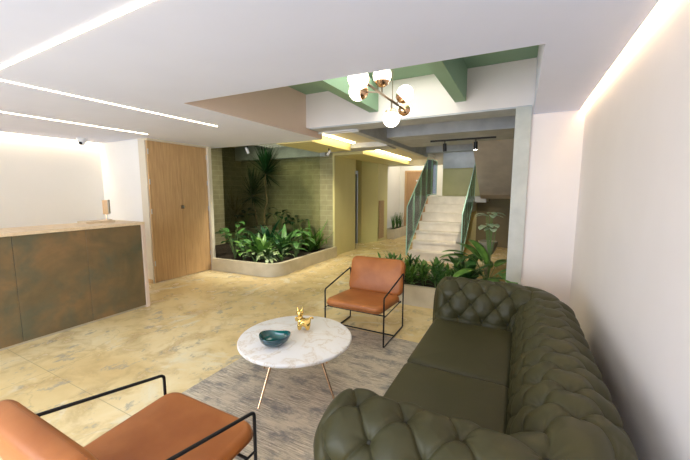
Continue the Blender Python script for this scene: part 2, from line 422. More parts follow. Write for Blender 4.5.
obj('door_frame', fr, 'oak', d, False)
b = bm_(); box(b, (-3.38, 11.945, 1.95), (-3.32, 11.954, 2.0)); obj('number_plate', b, 'white_plastic', lf, False)

# olive bulkheads with light trays, soffit, beams
struct('trim_14', box(bm_(), (-3.99, 4.88, 2.44), (-3.22, 6.36, 2.60)), 'olive', 'olive bulkhead over the planting, nearest piece')
struct('trim_15', box(bm_(), (-3.99, 6.98, 2.44), (-3.22, 10.6, 2.60)), 'olive', 'long olive bulkhead in front of the lift')
struct('trim_16', box(bm_(), (-4.6, 4.862, 2.60), (-2.42, 6.4, 2.70)), 'beige')
struct('trim_17', box(bm_(), (-4.6, 6.95, 2.60), (-2.42, 10.62, 2.70)), 'beige')
struct('trim_18', box(bm_(), (-4.1, 6.4, 2.50), (-2.42, 6.95, 2.99)), 'concrete', 'short concrete cross beam between the light trays')
struct('trim_19', box(bm_(), (-2.42, 4.82, 2.52), (-2.30, 9.2, 2.99)), 'concrete', 'narrow concrete beam running along the corridor')
struct('trim_20', box(bm_(), (-2.30, 6.06, 2.60), (.10, 7.6, 2.99)), 'concrete', 'deep grey concrete ceiling beam before the stairs')
struct('trim_21', box(bm_(), (-2.30, 9.0, 2.62), (.10, 9.25, 2.99)), 'concrete')
struct('trim_22', box(bm_(), (-4.2, 10.62, 2.42), (-1.9, 10.8, 2.99)), 'beige')
# stairwell
struct('wall_stair_back', box(bm_(), (-2.12, 10.4, 0), (.2, 10.52, 2.28)), 'oliveback', 'olive wall behind the stair landing')
struct('trim_23', box(bm_(), (-2.12, 10.36, 2.28), (.2, 10.52, 2.99)), 'concrete', 'concrete beam above the landing wall')
struct('wall_stair_right', box(bm_(), (.06, 4.80, 0), (.18, 10.5, 3.0)), 'darkolive')
struct('wall_under_stair', box(bm_(), (-1.10, 10.37, 0), (.06, 10.395, 1.45)), 'darkolive', 'dark taupe wall under the upper flight')
# upper flight, its sloping soffit
b = bm_(); pr = [(7.30, 2.60), (9.30, 1.50), (9.62, 1.40), (9.62, 1.62), (7.30, 2.95)]
b0 = [b.verts.new((-.93, y, z)) for y, z in pr]; b1 = [b.verts.new((.06, y, z)) for y, z in pr]
b.faces.new(b0); b.faces.new(b1[::-1])
for i in range(5): b.faces.new((b0[i], b0[(i + 1) % 5], b1[(i + 1) % 5], b1[i]))
struct('trim_24', b, 'taupe', 'sloping concrete underside of the upper flight')

# ------------------------------------------------------------------ staircase
st = thing('staircase', 'pale concrete staircase rising to a landing beyond the planter', 'stairs', (-1.7, 8.4, 0))
SH, SR, SY = .208, .28, 7.45
for i in range(7):
    y0 = SY + SR * i; b = bm_()
    y1 = y0 + SR + .02 if i < 6 else 10.36
    box(b, (-2.26 + 1.7, y0 - 8.4, SH * (i + 1) - .045), (-1.10 + 1.7, y1 - 8.4, SH * (i + 1)))
    box(b, (-2.24 + 1.7, y0 + .02 - 8.4, 0 if i < 2 else SH * (i - 1)), (-1.12 + 1.7, y1 - 8.4, SH * (i + 1) - .045))
    obj('step' if i < 6 else 'landing', b, 'concrete_stair', st, False)
b = bm_(); box(b, (-1.09 + 1.7, 9.62 - 8.4, 1.30), (-.80 + 1.7, 10.36 - 8.4, 1.456)); obj('landing_edge', b, 'concrete', st, False)

def balustrade(name, label, x, top, bot, nb):
    t = thing(name, label, 'balustrade', (x, bot[0][0], bot[0][1]))
    o_ = Vector((x, bot[0][0], bot[0][1]))
    P = [Vector((x, y, z)) - o_ for y, z in bot] + [Vector((x, y, z)) - o_ for y, z in top[::-1]]
    b = bm_(); tube(b, fillet(P, .03, 3, True), .012, 6, True); obj('rail_frame', b, 'rail_frame', t)
    # panes
    def zt(pl, y):
        for (a, za), (c_, zc) in zip(pl, pl[1:]):
            if a <= y <= c_: return za + (zc - za) * (y - a) / (c_ - a)
        return pl[-1][1]
    ya, yb = bot[0][0], bot[-1][0]
    for k in range(nb):
        y0 = ya + (yb - ya) * k / nb + .008; y1 = ya + (yb - ya) * (k + 1) / nb - .008
        q = [(y0, zt(bot, y0) + .02), (y1, zt(bot, y1) + .02), (y1, zt(top, y1) - .02), (y0, zt(top, y0) - .02)]
        b = bm_()
        a = [b.verts.new(Vector((x - .005, y, z)) - o_) for y, z in q]; c_ = [b.verts.new(Vector((x + .005, y, z)) - o_) for y, z in q]
        b.faces.new(a); b.faces.new(c_[::-1])
        for i in range(4): b.faces.new((a[i], a[(i + 1) % 4], c_[(i + 1) % 4], c_[i]))
        obj('glass_panel', b, 'rail_glass', t, False)
        if k:
            b = bm_(); yy = y0 - .008; box(b, (-.005, yy - .004 - o_.y, zt(bot, yy) - o_.z), (.005, yy + .004 - o_.y, zt(top, yy) - o_.z)); obj('baluster', b, 'rail_frame', t, False)
balustrade('stair_balustrade', 'sea-green glass balustrade on the left side of the stairs', -2.285,
           [(7.40, 1.24), (9.2, 2.50), (10.33, 2.50)], [(7.40, .10), (9.3, 1.50), (10.33, 1.50)], 5)
balustrade('stair_balustrade', 'sea-green glass balustrade on the right side of the stairs', -1.07,
           [(7.40, 1.12), (9.3, 2.36)], [(7.40, .08), (9.3, 1.46)], 5)

# ------------------------------------------------------------------ light fittings
def strip(name, lo, hi, label, m='led', group='recessed linear ceiling lights', cat='light strip'):
    b = bm_(); box(b, lo, hi); return tag(obj(name, b, m, None, False), label, cat, group)
tag(obj('led_strip', prism(bm_(), [(-3.635, 1.028), (-.55, .992), (-.55, 1.008), (-3.635, 1.044)], CZ - .006, CZ + .02), 'led', None, False), 'warm light line crossing the ceiling at upper left, nearest the viewer', 'light strip', 'recessed linear ceiling lights')
strip('led_strip', (-3.652, 1.05, CZ - .006), (-3.636, 3.24, CZ + .02), 'long warm light line in the ceiling, middle of the three at left')
strip('led_strip', (-5.103, -1.2, CZ - .006), (-5.087, 3.19, CZ + .02), 'warm light line in the ceiling above the reception counter')
strip('cove_light', (.525, -2.5, CZ + .06), (.55, 4.38, CZ + .085), 'warm glowing cove along the top of the right wall', 'led_cove', 'wall-washing coves', 'cove light')
strip('cove_light', (-6.89, -2.5, CZ + .06), (-6.865, 3.38, CZ + .085), 'warm glowing cove along the top of the wall behind the counter', 'led_cove2', 'wall-washing coves', 'cove light')
strip('led_strip', (-3.13, 4.93, 2.575), (-3.09, 6.30, 2.598), 'bright linear light beside the short olive bulkhead', 'led_tray', 'corridor linear lights')
strip('led_strip', (-3.17, 7.02, 2.575), (-3.13, 10.4, 2.598), 'bright linear light beside the long olive bulkhead by the lift', 'led_tray', 'corridor linear lights')
b = bm_(); tube(b, [Vector((-2.62 + .27 * math.copysign(1, math.cos(a)) + .09 * math.cos(a), 4.74 + .07 * math.sin(a), 2.532)) for a in [2 * PI * (k + .5) / 28 for k in range(28)]], .012, 6, True)
tag(obj('conduit_loop', b, 'white_plastic'), 'flat white looped conduit under the lintel at the left', 'conduit')

# chandelier
CH = Vector((-1.17, 3.08, 2.48))
ch = thing('chandelier', 'brass bar chandelier with six glowing white glass globes', 'chandelier', CH)
b = bm_(); tube(b, [(0, -.52, 0), (0, .52, 0)], .012, 10); obj('crossbar', b, 'brass', ch)
for y in (-.24, .14):
    b = bm_(); tube(b, [(0, y, 0), (0, y, .575)], .005, 8); obj('suspension_rod', b, 'brass', ch)
b = bm_(); lathe(b, [(0, .588), (.10, .588), (.105, .575), (.10, .562), (0, .562)], (0, -.05, 0)); obj('ceiling_rose', b, 'brass', ch)
for gx, gy, gz, by in ((-1.18, 2.46, 2.48, -.50), (-1.38, 2.87, 2.51, -.20), (-1.17, 2.94, 2.64, -.14), (-1.08, 3.34, 2.57, .25), (-1.20, 3.70, 2.50, .50), (-1.17, 3.20, 2.31, .12)):
    g = Vector((gx, gy, gz)) - CH; a = Vector((0, by, 0)); d = (g - a).normalized()
    b = bm_(); tube(b, [a, g - d * .08], .008, 8); arm = obj('lamp_arm', b, 'brass', ch)
    q = Vector((0, 0, 1)).rotation_difference(d).to_matrix().to_4x4()
    b = bm_(); lathe(b, [(0, -.098), (.022, -.098), (.05, -.082), (.068, -.055), (.070, -.05), (0, -.06)], (0, 0, 0), 24)
    bmesh.ops.transform(b, matrix=Matrix.Translation(g) @ q, verts=b.verts); obj('socket_cup', b, 'copper', arm)
    b = bm_(); ball(b, g, .083, 14); obj('glass_globe', b, 'globe', ch)

# track light
tr = thing('track_light', 'black ceiling track with two small spotlights before the stairs', 'track light', (-1.05, 6.8, 2.6))
b = bm_(); box(b, (-.60, -.018, -.03), (.60, .018, 0)); obj('track', b, 'black', tr, False)
for x, lit in ((-.32, 0), (.25, 1)):
    b = bm_(); tube(b, [(x, 0, -.03), (x, 0, -.075)], .012, 8); bmesh.ops.create_cone(b, cap_ends=True, segments=20, radius1=.036, radius2=.036, depth=.15, matrix=Matrix.Translation((x, 0.01, -.145)) @ Matrix.Rotation(.12, 4, 'X'))
    h = obj('spot_head', b, 'black', tr)
    b = bm_(); bmesh.ops.create_cone(b, cap_ends=True, segments=20, radius1=.029, radius2=.029, depth=.006, matrix=Matrix.Translation((x, 0.002, -.223)) @ Matrix.Rotation(.12, 4, 'X'))
    obj('lens', b, 'lamp_on' if lit else 'dark_glass', h)

# camera dome and the two little spots by the planting
cm = thing('security_camera', 'white dome security camera under the ceiling above the counter', 'security camera', (-6.46, 2.93, CZ))
b = bm_(); lathe(b, [(0, 0), (.07, 0), (.072, -.012), (.066, -.06), (.055, -.066), (0, -.066)]); obj('housing', b, 'white_plastic', cm)
b = bm_(); ball(b, (0, 0, -.065), .052, 12); dm = obj('dome', b, 'white_plastic', cm)
b = bm_(); ball(b, (.022, -.030, -.082), .027, 10); obj('lens', b, 'dark_glass', dm)
def little_spot(label, p, d):
    t = thing('spotlight', label, 'spotlight', p)
    b = bm_(); tube(b, [(0, 0, 0), (0, 0, -.05)], .012, 8); obj('bracket', b, 'black', t)
    d = Vector(d).normalized(); q = Vector((0, 0, 1)).rotation_difference(d).to_matrix().to_4x4()
    b = bm_(); lathe(b, [(0, -.06), (.018, -.06), (.025, -.03), (.025, .055), (.018, .06), (0, .05)], n=18)
    bmesh.ops.transform(b, matrix=Matrix.Translation((0, 0, -.085)) @ q, verts=b.verts); obj('housing', b, 'white_plastic', t)
little_spot('small white spotlight above the left of the planting', (-4.72, 4.90, 2.46), (.25, .3, -1))
little_spot('small white spotlight under the olive bulkhead at the end of the planting', (-3.42, 5.80, 2.44), (-.6, .2, -.6))
tag(obj('glass_screen', box(bm_(), (-6.99, 6.34, .16), (-3.98, 6.352, 2.775)), 'pane', None, False), 'clear grey-green glass screen inside the planting bay', 'glass screen')

# ------------------------------------------------------------------ reception counter
ct = thing('reception_counter', 'reception counter with rusty bronze tile front and pale wood top', 'counter', (-4.5, 2.69, 0))
obj('countertop', bbox((-.62, -4.9, 1.145), (.012, .0, 1.18), .003), 'oak_light', ct, False)
obj('end_panel', bbox((-.62, -.045, 0), (.012, -.002, 1.145), .002), 'oak_pink', ct, False)
obj('plinth', box(bm_(), (-.58, -4.85, 0), (-.03, -.05, .03)), 'concrete_curb', ct, False)
obj('back_board', box(bm_(), (-.60, -4.85, .03), (-.02, -.05, 1.143)), 'oak_light', ct, False)
for k in range(7):
    y1 = -.05 - .0 - k * .645; y0 = y1 - .641
    obj('front_tile', bbox((-.02, y0, .03), (-.004, y1, 1.143), .0015, 1), 'tile', ct, False)
tag(obj('raised_shelf', bbox((-5.06, 2.16, 1.18), (-4.83, 2.50, 1.205), .003), 'oak_light', None, False), 'small pale wood slab lying on the reception counter', 'board')
t = thing('counter_stand', 'small upright pale wood stand on the reception counter', 'stand', (-4.90, 2.43, 1.205), .5)
obj('foot', bbox((-.05, -.035, 0), (.05, .035, .012), .003), 'oak_light', t)
b = bm_(); tube(b, [(0, 0, .012), (0, 0, .09)], .009, 8); obj('stem', b, 'copper', t)
obj('panel', bbox((-.035, -.012, .08), (.035, .012, .27), .004), 'oak', t)
obj('side_panel', bbox((.037, -.014, .09), (.052, .014, .275), .003), 'pot', t)

# ------------------------------------------------------------------ rug and coffee table
tag(obj('rug', bbox((-2.29, .10, 0), (.30, 3.31, .009), .003), 'rug', None, False), 'grey and beige woven rug with fine streaks under the seating', 'rug')
TC = (-1.56, 2.10)
RZ = .009
tb = thing('coffee_table', 'round white marble coffee table on splayed copper legs', 'coffee table', (*TC, RZ))
b = bm_(); lathe(b, [(0, .385), (.445, .385), (.453, .388), (.457, .396), (.457, .406), (.453, .412), (.447, .414), (0, .414)], n=96); obj('tabletop', b, 'marble', tb)
b = bm_(); lathe(b, [(0, .372), (.26, .372), (.26, .3845), (0, .3845)], n=40); obj('underframe', b, 'copper', tb)
for a in (-98, -8, 82, 172):
    c_, s_ = math.cos(math.radians(a)), math.sin(math.radians(a)); 
    b = bm_()
    tube(b, [(.23 * c_, .23 * s_, .375), (.40 * c_, .40 * s_, 0.004)], lambda t: .0125 - .005 * t, 12)
    obj('leg', b, 'copper', tb)

# bowl: three-cornered, deep teal
BW = thing('bowl', 'glossy dark teal ceramic bowl with pointed rim on the marble table', 'bowl', (-1.615, 1.90, RZ + .4145), .50)
def bowl(prof, nm, m_, par):
    b = bm_(); rings = []; n = 60
    for r, z in prof:
        ring = []
        for j in range(n):
            a = 2 * PI * j / n; k = max(0, (z - .01) / .065)
            f = 1 + k * (.10 * math.cos(2 * a) + .05 * math.cos(3 * a)); zz = z + .008 * k * k * math.cos(2 * a)
            ring.append(b.verts.new((r * f * math.cos(a), r * f * math.sin(a), zz)))
        rings.append(ring)
    for p, q in zip(rings, rings[1:]):
        for j in range(n): b.faces.new((p[j], p[(j + 1) % n], q[(j + 1) % n], q[j]))
    b.faces.new(rings[0][::-1] if par is None else rings[0]) if prof[0][0] > 0 else None
    return obj(nm, b, m_, BW)
bowl([(.05, 0), (.078, .014), (.104, .042), (.110, .074), (.108, .080), (.105, .081)], 'shell', 'navy_ceramic', None)
bowl([(.02, .012), (.05, .014), (.074, .026), (.097, .052), (.1035, .076), (.105, .0805)], 'inside_glaze', 'teal_ceramic', 1)

# figurine via skin
def skin(name, verts, edges, radii, m_, parent=None, sub=2):
    me = bpy.data.meshes.new(name); me.from_pydata(verts, edges, []); o = bpy.data.objects.new(name, me); C.objects.link(o)
    md = o.modifiers.new('s', 'SKIN'); ms = o.modifiers.new('u', 'SUBSURF'); ms.levels = ms.render_levels = sub
    for i, r in enumerate(radii):
        v_ = me.skin_vertices[0].data[i]; r = r if isinstance(r, tuple) else (r, r); v_.radius = r; v_.use_root = (i == 0)
    me.materials.append(M[m_]); md.use_smooth_shade = True
    dg = bpy.context.evaluated_depsgraph_get(); ev = o.evaluated_get(dg); m2 = bpy.data.meshes.new_from_object(ev); o.modifiers.clear(); o.data = m2
    for p in m2.polygons: p.use_smooth = True
    if parent: o.parent = parent
    return o
cat = thing('cat_figurine', 'shiny gold cat figurine standing on the marble table', 'figurine', (-1.56, 2.22, RZ + .4145), .48)
V = [(0, 0, .060), (-.030, 0, .080), (-.034, 0, .115), (-.034, 0, .140), (.030, 0, .075),
     (-.036, .020, .045), (-.038, .022, .010), (-.036, -.022, .045), (-.038, -.024, .010),
     (.032, .022, .045), (.034, .024, .010), (.032, -.022, .045), (.034, -.024, .010),
     (.050, 0, .105), (.066, .0, .118), (.078, 0, .100), (-.058, -.020, .095), (-.066, -.024, .128)]
E_ = [(0, 1), (1, 2), (2, 3), (0, 4), (1, 5), (5, 6), (1, 7), (7, 8), (4, 9), (9, 10), (4, 11), (11, 12), (4, 13), (13, 14), (14, 15), (2, 16), (16, 17)]
R_ = [.034, .032, .026, .022, .034, .020, .017, .020, .017, .022, .017, .022, .017, .012, .010, .009, .012, .011]
skin('body', V, E_, R_, 'gold', cat)
b = bm_(); ball(b, (-.032, -.006, .158), .029, 12, (1.05, 1, .92)); ball(b, (-.034, -.030, .150), .012, 8)
for s_ in (-1, 1):
    bmesh.ops.create_cone(b, cap_ends=True, segments=10, radius1=.013, radius2=.001, depth=.038, matrix=Matrix.Translation((-.032 + s_ * .019, -.004, .192)) @ Matrix.Rotation(s_ * .22, 4, 'Y'))
obj('head', b, 'gold', cat)

# ------------------------------------------------------------------ armchairs
def make_armchair(label, loc, rz):
    t = thing('armchair', label, 'armchair', loc, rz, None)
    for s in (-1, 1):
        x = s * .345; b = bm_()
        tube(b, fillet([(x, .31, .008), (x, .31, .53), (x, -.31, .65), (x, -.31, .008)], .025, 5, True), .0085, 10, True)
        obj('side_frame', b, 'black', t)
    for y, z in ((-.02, .008), (.255, .325), (-.24, .325)):
        b = bm_(); tube(b, [(-.345, y, z), (.345, y, z)], .0075, 10); obj('crossbar', b, 'black', t)
    if True:
        for s in (-1, 1):
            b = bm_(); tube(b, [(s * .345, .31, .325), (s * .345, .255, .325), (s * .33, -.28, .325)], .006, 8)
            obj('seat_rail', b, 'black', t)
    mt = Matrix.Translation((0, .035, .378)) @ Matrix.Rotation(math.radians(4), 4, 'X')
    se = obj('seat', cushion(.655, .64, .085, .075, .036, .012, mt), 'tan', t)
    b = bm_(); tube(b, [mt @ Vector((x, y, -.012)) for x, y in rrect(.659, .644, .077, 8)], .0035, 6, True); obj('piping', b, 'tan_seam', se)
    mt = Matrix.Translation((0, -.328, .583)) @ Matrix.Rotation(math.radians(90 + 16), 4, 'X')
    ba = obj('backrest', cushion(.69, .43, .105, .075, .042, .016, mt), 'tan', t)
    b = bm_(); tube(b, [mt @ Vector((x, y, -.030)) for x, y in rrect(.668, .412, .067, 8)], .0035, 6, True); obj('piping', b, 'tan_seam', ba)
    return t
ac = make_armchair('tan leather armchair with black frame facing the viewer, beyond the marble table', (-1.495, 3.335, RZ * .0), PI)
a2 = copy_tree(ac); a2.location = (-1.425, .80, RZ); a2.rotation_euler = (0, 0, 0)
a2['label'] = 'tan leather armchair seen from behind in the bottom left foreground'
ac['group'] = a2['group'] = 'tan leather armchairs around the table'

# ------------------------------------------------------------------ chesterfield sofa
SO = Vector((.02, 2.15, RZ))
sofa = thing('sofa', 'dark olive green button-tufted leather sofa along the right wall', 'sofa', SO)
W = .196
HY = .90; HN = .80      # inner half lengths, far and near
XF = -.685     # front of arms (local x)
PR = [(.0, .30), (.004, .40), (.015, .50), (.045, .60), (.09, .68), (.15, .728), (.22, .740), (.30, .722), (.365, .672), (.395, .60), (.385, .53), (.355, .48), (.345, .42), (.345, .07)]
def catmull(P, t):
    n = len(P) - 1; x = min(t, .99999) * n; i = int(x); f = x - i
    p0 = P[max(i - 1, 0)]; p1 = P[i]; p2 = P[i + 1]; p3 = P[min(i + 2, n)]
    return tuple(.5 * ((2 * b_) + (-a + c_) * f + (2 * a - 5 * b_ + 4 * c_ - d_) * f * f + (-a + 3 * b_ - 3 * c_ + d_) * f ** 3) for a, b_, c_, d_ in zip(p0, p1, p2, p3))
fine = [catmull(PR, k / 2000) for k in range(2001)]
cum = [0]
for a, b_ in zip(fine, fine[1:]): cum.append(cum[-1] + math.hypot(a[0] - b_[0], a[1] - b_[1]))
def prof(l):
    import bisect
    i = min(max(bisect.bisect_left(cum, l), 1), 2000); f = (l - cum[i - 1]) / max(1e-9, cum[i] - cum[i - 1])
    a, b_ = fine[i - 1], fine[i]; return a[0] + (b_[0] - a[0]) * f, a[1] + (b_[1] - a[1]) * f
LT = cum[-1]
RH = .133      # row height along the profile
T0 = .145      # first button row (z about .44)
NR = 7         # rows of buttons
# path in lattice units s (columns): near arm front -> back -> far arm front
AL = 3.15; BL = 8.54; CL = 1.2
rc = .05
def path(s):
    """s in columns -> point on inner line, outward normal"""
    la = -XF - rc; lb = HY + HN - 2 * rc
    if s <= AL: f = s / AL; return Vector((XF + la * f, -HN)), Vector((0, -1))
    s -= AL
    if s <= CL: a = -PI / 2 + PI / 2 * s / CL; n = Vector((math.cos(a), math.sin(a))); return Vector((-rc, -HN + rc)) + n * rc, n
    s -= CL
    if s <= BL: return Vector((0, -HN + rc + lb * s / BL)), Vector((1, 0))
    s -= BL
    if s <= CL: a = PI / 2 * s / CL; n = Vector((math.cos(a), math.sin(a))); return Vector((-rc, HY - rc)) + n * rc, n
    s -= CL
    return Vector((-rc + (XF + rc) * s / AL, HY)), Vector((0, 1))
ST = 2 * AL + 2 * CL + BL      # total columns = 18
OFF = .12
def lattice(s, l):
    p = s - OFF; q = (l - T0) / RH; return p, q
def puff(s, l):
    p, q = lattice(s, l)
    if q < -.9 or q > NR - .2: return 0
    fade = min(1, max(0, (q + .9) / .5)) * min(1, max(0, (NR - .2 - q) / .5))
    A = p + q / 2; B = p - q / 2
    c_ = (abs(math.sin(PI * A)) * abs(math.sin(PI * B)))
    # nearest button
    best = 9; th = 0
    q0 = round(q)
    for qq in (q0 - 1, q0, q0 + 1):
        o_ = .5 if qq % 2 else 0
        pp = round(p - o_) + o_
        if 0 <= qq < NR:
            dx, dy = (p - pp) * W, (q - qq) * RH; d_ = math.hypot(dx, dy)
            if d_ < best: best = d_; th = math.atan2(dy, dx)
    dim = 1 - math.exp(-(best / .038) ** 1.15)
    dA = abs(math.sin(PI * A)) / 20.; dB = abs(math.sin(PI * B)) / 20.
    edge = (1 - math.exp(-dA / .0045)) * (1 - math.exp(-dB / .0045))
    if q < 0 or q > NR - 1:       # pleats running off the last rows
        o_ = .5 if (round(min(max(q, 0), NR - 1)) % 2) else 0
        edge = 1 - math.exp(-abs(math.sin(PI * (p - o_))) * W / PI / .005); c_ = .4 * abs(math.sin(PI * (p - o_)))
    ef = 1 - math.exp(-(min(s, ST - s) / .22) ** 2)
    return fade * ef * (.010 * c_ ** .6 + .011 * edge + .040 * (dim - 1) + .008 + .0022 * math.cos(7 * th) * (1 - math.exp(-(best / .010) ** 2)) * math.exp(-(best / .045) ** 2))
def sofa_part(name, s0, s1, cap0=False, cap1=False):
    b = bm_(); ns = int((s1 - s0) * 46); nt = 340; rows = []
    for i in range(ns + 1):
        s = s0 + (s1 - s0) * i / ns; P0, Nn = path(s); ring = []
        for j in range(nt + 1):
            l = LT * j / nt; u, z = prof(l); u2, z2 = prof(min(LT, l + .004)); u1, z1 = prof(max(0, l - .004))
            tu, tz = u2 - u1, z2 - z1; k = math.hypot(tu, tz) or 1; nu, nz = -tz / k, tu / k
            h = puff(s, l)
            # round the arm ends over
            e = 0
            for se, on in ((0, cap0), (ST, cap1)):
                if on:
                    dd = abs(s - se) * W
                    if dd < .09: e = -.055 * (1 - math.sqrt(max(0, 1 - (1 - dd / .09) ** 2)))
            h = h + e
            uu = u + nu * h; zz = z + nz * h
            ring.append(b.verts.new((P0.x + Nn.x * uu, P0.y + Nn.y * uu, zz)))
        rows.append(ring)
    for a, c_ in zip(rows, rows[1:]):
        for j in range(nt): b.faces.new((a[j], a[j + 1], c_[j + 1], c_[j]))
    for ring, on, sx_ in ((rows[0], cap0, -1), (rows[-1], cap1, -1)):
        if not on: continue
        cy = sum(v_.co.y for v_ in ring) / len(ring); prev = ring
        cz = .45
        for k, (f, dx) in enumerate(((.90, -.016), (.8, -.024), (.6, -.030), (.35, -.032), (.1, -.033))):
            nr = [b.verts.new((ring[0].co.x * 0 + v_.co.x + dx, cy + (v_.co.y - cy) * f, cz + (v_.co.z - cz) * f)) for v_ in ring]
            for j in range(nt): b.faces.new((prev[j], prev[j + 1], nr[j + 1], nr[j]))
            b.faces.new((prev[-1], prev[0], nr[0], nr[-1]))
            prev = nr
        b.faces.new(prev)
    o = obj(name, b, 'green_leather', sofa, True, 180)
    return o
mid0 = AL + CL / 2; mid1 = AL + CL + BL + CL / 2
arms = [sofa_part('arm', 0, mid0, cap0=True), sofa_part('backrest', mid0, mid1), sofa_part('arm', mid1, ST, cap1=True)]
# buttons
bb = bm_(); ball(bb, (0, 0, 0), .0135, 7, (1, 1, .6)); bproto = None
for q in range(NR):
    o_ = .5 if q % 2 else 0
    for pi in range(0, 20):
        p = pi + o_; s = p + OFF
        if s < .45 or s > ST - .45: continue
        l = T0 + q * RH; P0, Nn = path(s); u, z = prof(l); u2, z2 = prof(l + .004); k = math.hypot(u2 - u, z2 - z); nu, nz = -(z2 - z) / k, (u2 - u) / k
        if q > 4: continue
        par = arms[0] if s < mid0 else arms[1] if s < mid1 else arms[2]
        h = puff(s, l) + .005; pos = Vector((P0.x + Nn.x * (u + nu * h), P0.y + Nn.y * (u + nu * h), z + nz * h))
        if bproto is None: o = bproto = obj('button', bb, 'green_btn', par)
        else: o = bproto.copy(); C.objects.link(o); o.parent = par
        o.location = pos; o.rotation_euler = Vector((0, 0, 1)).rotation_difference(Vector((Nn.x * nu, Nn.y * nu, nz))).to_euler()
# seat
obj('seat_base', bbox((XF + .03, -HN - .30, .06), (.32, HY + .30, .27), .02, 3), 'green_leather', sofa)
for k, y in enumerate((-.41, .447)):
    obj('seat_cushion', cushion(.67, .81 + .082 * k, .145, .04, .035, .012, Matrix.Translation((XF / 2 + .008, y, .345))), 'green_leather', sofa)
for x in (XF + .08, .28):
    for y in (-HN - .2, HY + .2):
        b = bm_(); lathe(b, [(0, 0), (.022, 0), (.032, .03), (.036, .062), (0, .062)], (x, y, 0), 20); obj('foot', b, 'oak', sofa)

# ------------------------------------------------------------------ planters
# left planter, rounded corner
out = [(-5.44, 4.60)] + [(-4.22, 4.66)]
out = [Vector((x, y, 0)) for x, y in ((-5.44, 4.56), (-3.90, 4.66), (-3.90, 6.985))]
oc = fillet(out, .34, 10)
inn = fillet([Vector((-5.44, 4.64, 0)), Vector((-3.98, 4.74, 0)), Vector((-3.98, 6.985, 0))], .27, 10)
b = bm_(); pts = [(p.x, p.y) for p in oc] + [(p.x, p.y) for p in inn[::-1]]
n = len(oc)
for z in (0, .22):
    pass
lo = [b.verts.new((x, y, 0)) for x, y in pts]; hi = [b.verts.new((x, y, .245)) for x, y in pts]
N2 = len(pts)
for i in range(N2): b.faces.new((lo[i], lo[(i + 1) % N2], hi[(i + 1) % N2], hi[i]))
for i in range(n - 1):
    b.faces.new((hi[i], hi[i + 1], hi[N2 - 2 - i], hi[N2 - 1 - i])); b.faces.new((lo[i], lo[i + 1], lo[N2 - 2 - i], lo[N2 - 1 - i]))
pl1 = obj('planter_kerb', b, 'concrete_curb', None, True, 30); tag(pl1, 'low concrete planter kerb with a rounded corner beside the closet', 'planter')
b = bm_(); pts = [(-6.99, 4.67), (-5.46, 4.67), (-5.44, 4.65)] + [(p.x - .002, p.y + .004) for p in inn[1:]] + [(-6.99, 6.985)]
prism(b, pts, .0, .185); so = obj('planting_soil', b, 'soil', None, False); tag(so, 'dark planting soil filling the left planter', 'soil', None, 'stuff')
# planter behind the armchair
pt2 = thing('planter_box', 'low concrete planter box between the armchair and the stairs', 'planter', (-.95, 4.42, 0))
b = bm_()
for lo_, hi_ in (((-1.0, 0, 0), (.848, .07, .28)), ((-1.0, .07, 0), (-.93, .88, .28)), ((-.93, .81, 0), (.99, .88, .28)), ((.92, .388, 0), (.99, .81, .28))): box(b, lo_, hi_)
obj('box', b, 'concrete_curb', pt2, False)
obj('soil', box(bm_(), (-.93, .07, .02), (.845, .81, .235)), 'soil', pt2, False)
pt3 = thing('planter_box', 'narrow low planter box along the corridor wall past the lift', 'planter', (-3.8, 11.1, 0))
b = bm_(); box(b, (-.195, -.66, 0), (.17, -.62, .33)); box(b, (-.195, .62, 0), (.17, .66, .33)); box(b, (.13, -.62, 0), (.17, .62, .33)); box(b, (-.195, -.62, 0), (-.16, .62, .33)); obj('box', b, 'concrete_curb', pt3, False)
obj('soil', box(bm_(), (-.16, -.62, .02), (.13, .62, .29)), 'soil', pt3, False)
tag(obj('vent_panel', (lambda b: ([box(b, (-3.905, 9.68 + .0, .10 + k * .05), (-3.885, 10.10, .14 + k * .05)) for k in range(24)], box(b, (-3.90, 9.69, .10), (-3.893, 10.09, 1.30)), b)[2])(bm_()), 'slat', None, False), 'narrow slatted brown panel on the olive lift wall', 'vent panel')

# ------------------------------------------------------------------ plants
rnd = random.Random(11)
def leaf(b, base, az, lean, length, width, curl, kind='lance', fold=.18, n=9, roll=0):
    """a curved blade: starts at base heading up with angle lean from vertical, bending outward by curl"""
    p = Vector(base); h = Vector((math.cos(az), math.sin(az), 0)); side = Vector((-math.sin(az), math.cos(az), 0))
    prev = None
    for i in range(n + 1):
        t = i / n; a = lean + curl * t
        d = h * math.sin(a) + Vector((0, 0, 1)) * math.cos(a); nrm = h * -math.cos(a) + Vector((0, 0, 1)) * math.sin(a)
        if kind == 'lance': w = math.sin(PI * min(1, t * .97 + .03)) ** .8 * (1 - .25 * t)
        elif kind == 'heart': w = (t + .03) ** .38 * (1 - t) ** .72 * 1.45
        elif kind == 'blade': w = (1 - t) ** .7 * min(1, .45 + t * 4)
        else: w = math.sin(PI * min(1, t * .96 + .04)) ** .55
        w = max(w, .02) * width / 2
        sd = (side * math.cos(roll) + nrm * math.sin(roll)); nn = nrm
        lift = nn * (w * fold)
        wave = nn * (.04 * width * math.sin(t * 9 + az * 3)) if kind in ('heart', 'lance') else Vector()
        row = [b.verts.new(p - sd * w + lift + wave), b.verts.new(p - sd * w * .5 + lift * .35), b.verts.new(p), b.verts.new(p + sd * w * .5 + lift * .35), b.verts.new(p + sd * w + lift - wave)]
        if prev:
            for k in range(4): b.faces.new((prev[k], prev[k + 1], row[k + 1], row[k]))
        prev = row; p = p + d * (length / n)
